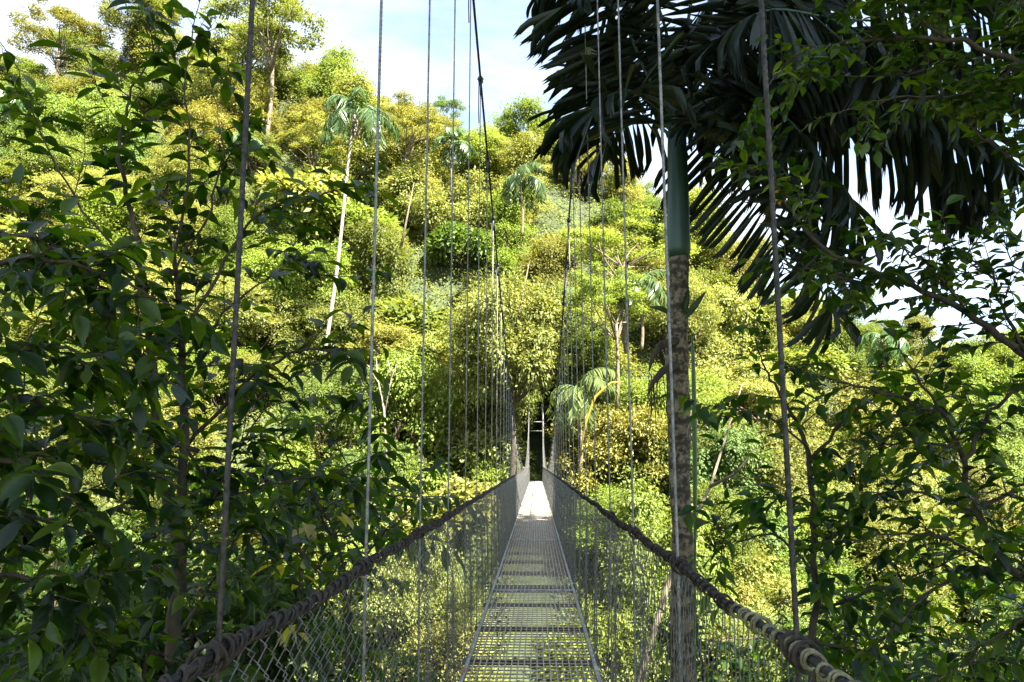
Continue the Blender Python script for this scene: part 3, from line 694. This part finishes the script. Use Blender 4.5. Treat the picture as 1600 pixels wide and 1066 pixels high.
for i, (x, yv, pr, lb) in enumerate(places):
    t = pr if id(pr) not in used else copy_tree(pr); used.add(id(pr))
    top = (.55 if x < -3 else -.6 if x < 0 else -.25) + R.uniform(-.5, .5)
    h = 5.6; sc = 1.0+.25*R.random()
    t.location = (x, yv, top-.2-h*sc+.6); 
    g0 = ground(x, yv); t.location.z = min(t.location.z, t.location.z)
    if t.location.z > g0:            # lengthen the stems down to the ground by scaling
        sc *= (top-g0)/(h*sc)*1.0; sc = min(sc, 1.9); t.location.z = g0-.2
    if i >= nfull: sc *= .80
    t.scale = (sc*(.85 if i < nfull else .6), sc*(.85 if i < nfull else .6), sc); t.rotation_euler = (0, 0, R.random()*6.28)
    t['label'] = lb; t['group'] = 'small trees on the near bank'

# ------------------------------------------------------------------ foreground palm
def fg_palm():
    b = at(1063, 1066, 6.3); g0 = ground(b.x, 6.3)
    t = empty('foreground_palm', (b.x, 6.3, g0-.1), 'tall palm with ringed trunk, blue-green crownshaft and ragged dark fronds outside the right fence', 'palm')
    rng = np.random.default_rng(5)
    line = [(b.x+.05, 6.3, g0-.1), at(1063,1066,6.3), at(1063,900,6.3), at(1063,700,6.3), at(1062,550,6.3), at(1061,400,6.3)]
    P = np.array([tuple(p) for p in line]); zs_ = np.linspace(P[0,2], P[-1,2], 90)
    Pn = np.stack([np.interp(zs_, P[:,2], P[:,0]), np.interp(zs_, P[:,2], P[:,1]), zs_], 1)
    rr = .086+.007*np.sin(zs_*3)+.008*(np.abs(np.sin(zs_*11+np.sin(zs_*5)))**10)+rng.normal(size=90)*.0022
    Pn[:, 0] += .018*np.sin((zs_-zs_[-1])*1.7)+.006*np.sin(zs_*6)
    T = MB(); T.tube(Pn, rr, 16); T.build('trunk', M['palm_trunk'], t, True, local=False)
    sp = [at(1061,402,6.3), at(1060,390,6.3), at(1060,340,6.3), at(1059,280,6.3), at(1058,230,6.3), at(1058,190,6.3), at(1057,120,6.3)]
    Sx = MB(); Sx.tube(sp, [.086,.102,.094,.088,.082,.074,.05], 18); Sx.build('crownshaft', M['shaft'], t, True, local=False)
    # fronds: stalks from the crown with ragged leaflets
    FR = [
     [(1058,190,6.3),(1010,120,6.2),(975,30,6.0),(930,-10,5.8),(900,-5,5.7)],
     [(1058,200,6.3),(1020,160,6.0),(985,140,5.7),(945,150,5.6),(915,190,5.6)],
     [(1058,190,6.3),(1020,140,6.5),(990,120,6.9),(955,140,7.2),(935,200,7.3)],
     [(1058,150,6.3),(1040,40,6.1),(1000,-60,6.0),(940,-90,5.9)],
     [(1060,180,6.3),(1120,120,6.2),(1230,85,6.1),(1360,110,6.0),(1480,170,5.9),(1560,240,5.9)],
     [(1060,190,6.3),(1130,150,6.6),(1250,140,6.9),(1370,180,7.0),(1460,250,7.0),(1520,300,7.0)],
     [(1062,200,6.3),(1125,185,6.0),(1200,225,5.8),(1260,320,5.7),(1290,420,5.7),(1300,490,5.7)],
     [(1060,150,6.3),(1090,30,6.4),(1150,-60,6.6),(1260,-80,6.8)],
     [(1060,140,6.3),(1080,0,6.0),(1100,-120,5.8),(1120,-180,5.6)],
     [(1062,180,6.3),(1120,60,5.8),(1200,10,5.4),(1310,30,5.2),(1400,100,5.1)],
     [(1062,200,6.3),(1110,210,6.5),(1160,260,6.6),(1200,340,6.7),(1225,420,6.8)],
     [(1062,180,6.3),(1140,140,5.9),(1230,180,5.6),(1300,270,5.5),(1340,350,5.5)],
     [(1058,200,6.3),(1030,190,6.5),(990,190,6.7),(950,215,6.9),(930,250,6.9)],
     [(1060,120,6.3),(1130,20,6.3),(1250,-50,6.3),(1400,-50,6.3),(1540,10,6.3),(1640,100,6.3)],
     [(1058,110,6.3),(1010,10,6.4),(950,-60,6.5),(895,-70,6.5),(860,-40,6.5)],
     [(1058,170,6.3),(1030,100,6.4),(990,60,6.6),(950,60,6.8),(925,90,6.9)],
     [(1060,170,6.3),(1110,110,6.5),(1180,80,6.8),(1260,110,7.0),(1320,170,7.1)],
     [(1062,180,6.3),(1150,80,6.8),(1300,40,7.3),(1450,80,7.6),(1560,150,7.7)]]
    for i, f in enumerate(FR):
        L = MB(); Rr = MB(); pts = [at(*p) for p in f]
        tot = sum((pts[k+1]-pts[k]).length for k in range(len(pts)-1))
        dr = (.6, .25, .3, 1.0, 1.15, 1.1, .55, 1.0, .6, 1.1, .7, .9, .3, 1.1, .9, .8, 1.1, 1.0)[i]
        frond(L, Rr, pts, int(tot*18), (.8,.85,.8,.75,.95,.95,.85,.9,.85,.95,.8,.8,.7,.95,.8,.75,.85,.95)[i], .054, PLEAF, rng, .019, dr, .22, .16 if i not in (6,10) else .22, fwd=(.5,.5,.5,.5,.5,.5,-.45,.5,.5,.4,-.3,-.1,.5,.5,.5,.5,.4,.5)[i])
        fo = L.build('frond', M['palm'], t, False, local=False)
        rs = Rr.build('stalk', M['shaft'], fo, True); rs_me = rs.data
        v = np.concatenate(Rr.v)-np.array(t.location, dtype=np.float32); rs_me.vertices.foreach_set('co', v.ravel())
    # dead brown sheaths hanging left of the trunk, with fibres
    D = MB()
    D.tube([at(1058,532,6.2), at(1035,538,6.1), at(1020,556,6.1), at(1014,580,6.1)], [.03,.035,.022,.006], 7)
    D.tube([at(1058,570,6.2), at(1035,580,6.1), at(1020,598,6.1), at(1012,618,6.1)], [.03,.032,.02,.006], 7)
    for k in range(16):
        x0 = rng.uniform(1012,1044); y0 = rng.uniform(585,610); l = rng.uniform(40,110)
        D.tube([at(x0,y0,6.15), at(x0+rng.normal()*4,y0+l*.5,6.15), at(x0+rng.normal()*7,y0+l,6.15)], [.004,.003,.0015], 4)
    D.build('dead_sheath', M['bark'], t, True, local=False)
    for (x0,y0,dx,dy,l) in ((1046,494,-.42,.22,.2),(1070,500,.45,.62,.30),(1068,492,.15,.8,.22),(1046,1000,-.4,.5,.15)):
        A = MB(); p = at(x0,y0,6.2); A.leaves(OVATE, [tuple(p)], [(dx,-.2,dy)], [(0,-.8,.5)], [l], [.055])
        A.build('perching_leaf', M['near'], t, True, local=False)
    for k in range(0):          # rough stubs and moss tufts on the trunk
        z = rng.uniform(410, 800); p = at(1062+rng.choice([-18, 18])+rng.normal()*2, z, 6.25); rr2 = rng.uniform(.015,.03)
        T.tube([p, p+Vector((rng.normal()*.02, -.02, -.03)), p+Vector((rng.normal()*.03, -.02, -.06))], [rr2, rr2*.9, rr2*.3], 6)
    return t
fg_palm()
# slim green stem rising behind the palm trunk
t = empty('young_palm', (at(1086,1060,6.7).x, 6.7, ground(at(1086,1060,6.7).x, 6.7)), 'slim bright green young palm stem close behind the right side of the ringed trunk', 'palm')
mb = MB(); pts = [(t.location.x, 6.7, t.location.z), at(1086,1060,6.7), at(1086,850,6.7), at(1086,740,6.7), at(1085,640,6.7), at(1083,560,6.7), at(1081,520,6.7)]
mb.tube(pts, [.010,.010,.011,.020,.022,.016,.005], 10); mb.build('stem', M['sheath'], t, True, local=False)

# ------------------------------------------------------------------ suspension bridge
XL, XR, XC = -.555, .462, -.048
SL = -.018; Z0 = -1.43; RH = 1.10; YE = 59.0
dz = lambda y: Z0+SL*y
rz_ = lambda y: dz(y)+RH
bridge = empty('suspension_bridge', (XC, 0, Z0), 'long narrow hanging footbridge with wire mesh sides and a steel grating deck', 'bridge')
def bpart(mb, name, mat, parent=bridge, smooth=True, sub=None):
    o = mb.build(name, M[mat], parent, smooth)
    v = np.concatenate(mb.v)-np.array(bridge.location, dtype=np.float32); o.data.vertices.foreach_set('co', v.ravel()); return o
def main_z(y): return rz_(y)+.04+(.0056*(34-y)**2 if y < 34 else .0082*(y-34)**2)
def main_x(side, y):
    w = abs(34-y)/34
    return (XL+.02*w) if side < 0 else (XR-.05*w)
# deck panels of steel grating
DW = .455; edges = [-2.4, 3.2, 8.9, 14.6, 20.3, 26.0, 31.7, 37.4, 43.1, 48.8, 54.5, YE]
for a_, b_ in zip(edges[:-1], edges[1:]):
    mb = MB(); nb = 20
    for k in range(1, nb):
        x = XC-DW+2*DW*k/nb; mb.box((x, (a_+b_)/2, 0), (.0042, (b_-a_)/2-.03, .0085))
    nc = int((b_-a_)/.095)
    for k in range(1, nc):
        y_ = a_+.02+(b_-a_-.04)*k/nc; mb.box((XC, y_, .004), (DW-.02, .0034, .0045))
    V = np.concatenate(mb.v); V[:, 2] += dz(V[:, 1]); mb.v = [V]
    pn = bpart(mb, 'deck_panel', 'grate', smooth=False)
    fr = MB()
    for sx in (-1, 1): fr.box((XC+sx*DW, (a_+b_)/2, -.002), (.012, (b_-a_)/2-.006, .02))
    for y_ in (a_+.014, b_-.014): fr.box((XC, y_, .001), (DW-.013, .008, .018))
    V = np.concatenate(fr.v); V[:, 2] += dz(V[:, 1]); fr.v = [V]; bpart(fr, 'panel_frame', 'frame', pn, False)
# hangers, crossbeams, clamps
hy = {-1: [1.37+1.16*k for k in range(-2, 50)], 1: [1.43+1.16*k for k in range(-2, 50)]}
hy = {s_: [y_ for y_ in v if y_ < YE-.4] for s_, v in hy.items()}
cables = {}
for s_ in (-1, 1):
    mb = MB(); ys_ = np.concatenate([np.linspace(-4, 14, 700), np.linspace(14.1, YE, 160)])
    mb.tube([(main_x(s_, y_), y_, main_z(y_)) for y_ in ys_], .0135, 12, 6, 45, .22)
    cables[s_] = bpart(mb, 'main_cable', 'dark_cable')
for s_ in (-1, 1):
    X = XL if s_ < 0 else XR
    for y_ in hy[s_]:
        top = Vector((main_x(s_, y_), y_, main_z(y_))); bot = Vector((XC+s_*(DW+.04), y_, dz(y_)-.06)); mid = Vector((X-.004*s_, y_, rz_(y_)))
        mb = MB(); near_ = y_ < 6.5
        Lt = (top-mid).length; n1 = max(3, int(Lt/.012)) if near_ else 3
        if y_ > 30: 
            pass
        path = [top+(mid-top)*k/n1 for k in range(n1+1)]; n2 = max(2, int(1.2/.012)) if near_ else 2
        path += [mid+(bot-mid)*k/n2 for k in range(1, n2+1)]
        r_ = .0056 if y_ < 3 else .0052
        if near_: mb.tube(path, r_, 12, 6, 62, .26)
        else: mb.tube(path, r_, 6)
        h = bpart(mb, 'hanger_cable', 'hanger' if y_ > 2 else 'cable')  # past the nearest hangers the lighter colour stands in for sun
        if Lt > .15:
            c = MB(); a0 = top; sl = Vector((0, 1, (main_z(y_+.05)-main_z(y_-.05))/.1)).normalized()
            c.tube([a0-sl*.05, a0-sl*.035, a0-sl*.03, a0+sl*.03, a0+sl*.035, a0+sl*.05], [.014,.022,.026,.026,.022,.014], 8)
            c.tube([a0+Vector((-.035,0,.01)), a0+Vector((.035,0,.01))], .006, 6)
            c.tube([a0+Vector((0,0,-.01)), a0+Vector((0,0,-.07)), a0+Vector((0,0,-.16))], [.016,.011,.008], 6)
            bpart(c, 'cable_clamp', 'dark_cable', h)
        if Lt > 2.8:                   # doubled-back wire tail below the clamp
            c = MB(); c.tube([a0+Vector((-.016,0,-.03)), a0+Vector((-.018,0,-.3)), a0+Vector((-.014,0,-.45))], .005, 5); bpart(c, 'wire_tail', 'dark_cable', h)
for y_ in hy[-1]:
    mb = MB(); mb.box((XC, y_+.02, dz(y_)-.052), (DW+.06, .007, .022))
    bpart(mb, 'crossbeam', 'beam', smooth=False)
# handrail cables and their coils
for s_ in (-1, 1):
    X = XL if s_ < 0 else XR
    rng = np.random.default_rng(50+s_)
    ys_ = np.concatenate([np.linspace(.3, 9, 700), np.linspace(9.1, YE, 200)])
    wob = lambda y_: .006*math.sin(y_*5.4)+.004*math.sin(y_*2.1+1)
    mb = MB(); mb.tube([(X, y_, rz_(y_)+wob(y_)) for y_ in ys_], .009, 12, 6, 70, .25); rail = bpart(mb, 'handrail_cable', 'cable')
    def coil(y0, y1, rc, rw, seg, n):
        m_ = MB(); ph = 0
        for st in (0, .8):
            tt = np.linspace(y0, y1, int((y1-y0)/.062*seg)); a = (tt-y0)*2*math.pi/.062+st+.5*np.sin(tt*9)+.6*np.sin(tt*3.7+st)
            rcv = rc*(1+.22*np.sin(tt*23+st)+.18*np.sin(tt*61+st*3))
            pts = np.stack([X+np.cos(a)*rcv, tt+np.sin(a*1)*.008, np.array([rz_(q_)+wob(q_) for q_ in tt])+np.sin(a)*rcv*1.15-.003], 1)
            m_.tube(pts, rw, n)
        return m_
    if s_ > 0:
        bpart(coil(.35, 1.9, .0125, .0032, 16, 6), 'coil_wrap', 'pale_coil', rail)['label'] = 'pale yellow-green coil winding at the near end'
        bpart(coil(1.9, 7, .012, .0031, 12, 5), 'coil_wrap', 'pale_coil' if 0 else 'coil', rail)
    else:
        bpart(coil(.35, 7, .0125, .0032, 14, 5), 'coil_wrap', 'coil', rail)
    bpart(coil(7, 34, .012, .004, 7, 3), 'coil_wrap', 'coil' if s_ < 0 else 'cable', rail)
    # wire knots where the first hangers meet the rail
    for y_ in hy[s_][1:6]:
        k = MB(); a = np.linspace(0, 9*math.pi, 90)
        k.tube(np.stack([X+np.cos(a)*.022*(1+.2*np.sin(a*.7)), y_+np.linspace(-.05, .05, 90)+.012*np.sin(a*1.3), rz_(y_)+np.sin(a)*.024], 1), .0038, 5)
        bpart(k, 'wire_knot', 'coil', rail)
# chain-link side panels, three woven variants shared by copies
def weave(seed, rwire, cell):
    rng = np.random.default_rng(seed); mb = MB(); Lp = 1.16; Hh = RH+.06
    nw = int(round(Lp/cell)); nh = int(Hh/(cell*.72)); p = Lp/nw
    for i in range(nw):
        k = np.arange(nh+1); sg = np.where((k+i) % 2 == 0, 1, -1)
        y_ = (i+.5)*p+sg*p*.53+rng.normal(size=nh+1)*cell*.05+.012*np.sin(k*.33+seed)
        z_ = -k*(Hh/nh)+rng.normal(size=nh+1)*cell*.04; z_ += -.012*np.sin(i/nw*math.pi)*(k/nh)
        u = k/nh
        x_ = .018*np.sin(u*math.pi)*np.sin(i/nw*6.28+seed)+.004*sg+rng.normal(size=nh+1)*.002
        mb.tube(np.stack([x_, y_, z_], 1), rwire, 3, cap=False)
    return mb.mesh('mesh_panel', M['meshw'], True)
near_w = [weave(i, .0018, .040) for i in range(3)]; far_w = [weave(7+i, .0048, .05) for i in range(2)]
for s_ in (-1, 1):
    X = XL if s_ < 0 else XR; bx = XC+s_*(DW+.02)
    for k, y_ in enumerate(hy[s_][1:]):
        me = R.choice(near_w if y_ < 9.5 else far_w)
        o = bpy.data.objects.new('mesh_panel', me); COL.objects.link(o); o.parent = bridge
        o.location = (X-XC, y_, rz_(y_)-Z0-.01)
        o.rotation_euler = (math.atan(SL), math.atan2(X-bx, RH), 0)
    mb = MB()      # edge cable lacing the mesh to the deck
    mb.tube([(bx+.004*math.sin(y_*4)*1, y_, dz(y_)-.03+.012*math.sin(y_*5.4)) for y_ in np.linspace(.5, YE, 300)], .006, 5); bpart(mb, 'edge_cable', 'cable')
# far tower
tw = MB(); YT = YE+.9; zt = dz(YT)
for s_ in (-1, 1):
    p_ = MB(); top = 4.1 if s_ > 0 else 3.2
    p_.tube([(XC+s_*.60, YT, zt-2.5), (XC+s_*.58, YT, zt+3), (XC+s_*.55, YT, top)], .05, 10); p_.box((XC+s_*.55, YT, top+.03), (.08, .08, .02)); bpart(p_, 'tower_post', 'tower', smooth=False)
for z_ in (1.3, 2.0):
    c = MB(); c.box((XC, YT, z_), (.52, .03, .03)); bpart(c, 'tower_crossbar', 'tower', smooth=False)
pl = MB(); pl.box((XC, YE+1.6, dz(YE)-.09), (.8, 1.55, .08)); o = bpart(pl, 'landing_slab', 'frame', smooth=False)
# fallen leaves on the deck
for i, (px, py, lb) in enumerate(((717,1052,'curled reddish dead leaf on the left edge of the deck at the bottom'), (889,981,'pale dry leaf lying on the right half of the deck grating'), (748,985,'small brown dry leaf on the left edge of the deck'))):
    d = at(px, py, 1.0); k = (Z0+.02)/(d.z-SL*d.y); p = d*k
    mb = MB(); L = (.09,.07,.05)[i]
    for rr2 in range(1): mb.leaves(OVATE, [tuple(p)], [((.7,-.5,.35),(.9,.2,.08),(.3,.9,.2))[i]], [(-.3,-.4,.8)], [L], [L*.6])
    o = mb.build('fallen_leaf', M['dryleaf'], smooth=True); tag(o, lb, 'leaf', 'dry leaves on the bridge deck')
# orange leaf by the right hanger
p = at(1210, 302, 4.2); mb = MB(); mb.leaves(OVATE, [tuple(p), tuple(p+Vector((.01,0,-.005)))], [(.25,0,.3), (.2,-.1,-.8)], [(0,-1,.2)]*2, [.05,.07], [.04,.045])
o = mb.build('orange_leaf', M['orange'], smooth=True); tag(o, 'single withered orange leaf beside the nearest right hanger', 'leaf')

# ------------------------------------------------------------------ tall trees behind and beside the camera that shade the near end
rng = np.random.default_rng(77)
def big_tree(x, y, cz, blobs, label):
    g0 = ground(x, y); t = empty('canopy_tree', (x, y, g0), label, 'tree')
    T = MB(); fork = Vector((0, 0, cz-g0-3.5)); T.tube(branch_path((0,0,-1), fork, rng, .03, 9), np.linspace(.42, .25, 9), 10)
    C = MB(); cs = []; rs = []
    for (bx, by, bz, r) in blobs:
        cs.append((bx-x, by-y, bz-g0)); rs.append(r)
        T.tube(branch_path(fork, (bx-x, by-y, bz-g0), rng, .12, 7), np.linspace(.16, .03, 7), 6)
    clump_leaves(C, cs, rs, 150, .34, rng, .55, shell=.2, asp=.6)
    T.build('trunk', M['bark'], t, True); C.build('crown', M['hill_d'], t)
# shade these receiver points by blobs placed towards the sun
def blobs_for(points, h0, h1, r0, r1, n):
    out = []
    for _ in range(n):
        p = Vector(points[rng.integers(len(points))])+Vector(rng.normal(size=3)*.6)
        h = rng.uniform(h0, h1); q_ = p+sunv*((h-p.z)/sunv.z); out.append((q_.x, q_.y, q_.z, rng.uniform(r0, r1)))
    return out
A_ = [(x, y_, z) for x in (-9,-7,-5,-3.5,-1.5,0) for y_ in (2,4,6,9,12) for z in (-2,0,1.2)]
B2 = [(x, y_, z) for x in (.5,2,3.5,5,6.5) for y_ in (3,5,7,9) for z in (-2,0,2,3.2)]
N2 = [(x, y_, z) for x in (-.6, .45) for y_ in (1., 1.8, 2.8, 4) for z in (-.4, .8)]
C2 = [(x, y_, z) for x in (-.5,.5,1.5) for y_ in (9,12,15,17.5) for z in (-1.5,1,)]
big_tree(9.5, -7, 13, blobs_for(A_, 11, 14, 1.0, 1.9, 30), 'tall tree behind the camera whose crown shades the left bank')
big_tree(14, 1, 14, blobs_for(B2, 11.5, 15, 1.2, 2.0, 26)+blobs_for(N2, 12, 14, 1.3, 1.8, 14), 'tall tree right of the camera whose crown shades the palm')
big_tree(15, 9, 14, blobs_for(C2, 12.5, 15.5, 1.5, 2.2, 14), 'tall tree on the right bank whose crown shades the middle of the deck')
print('objects', len(bpy.data.objects))
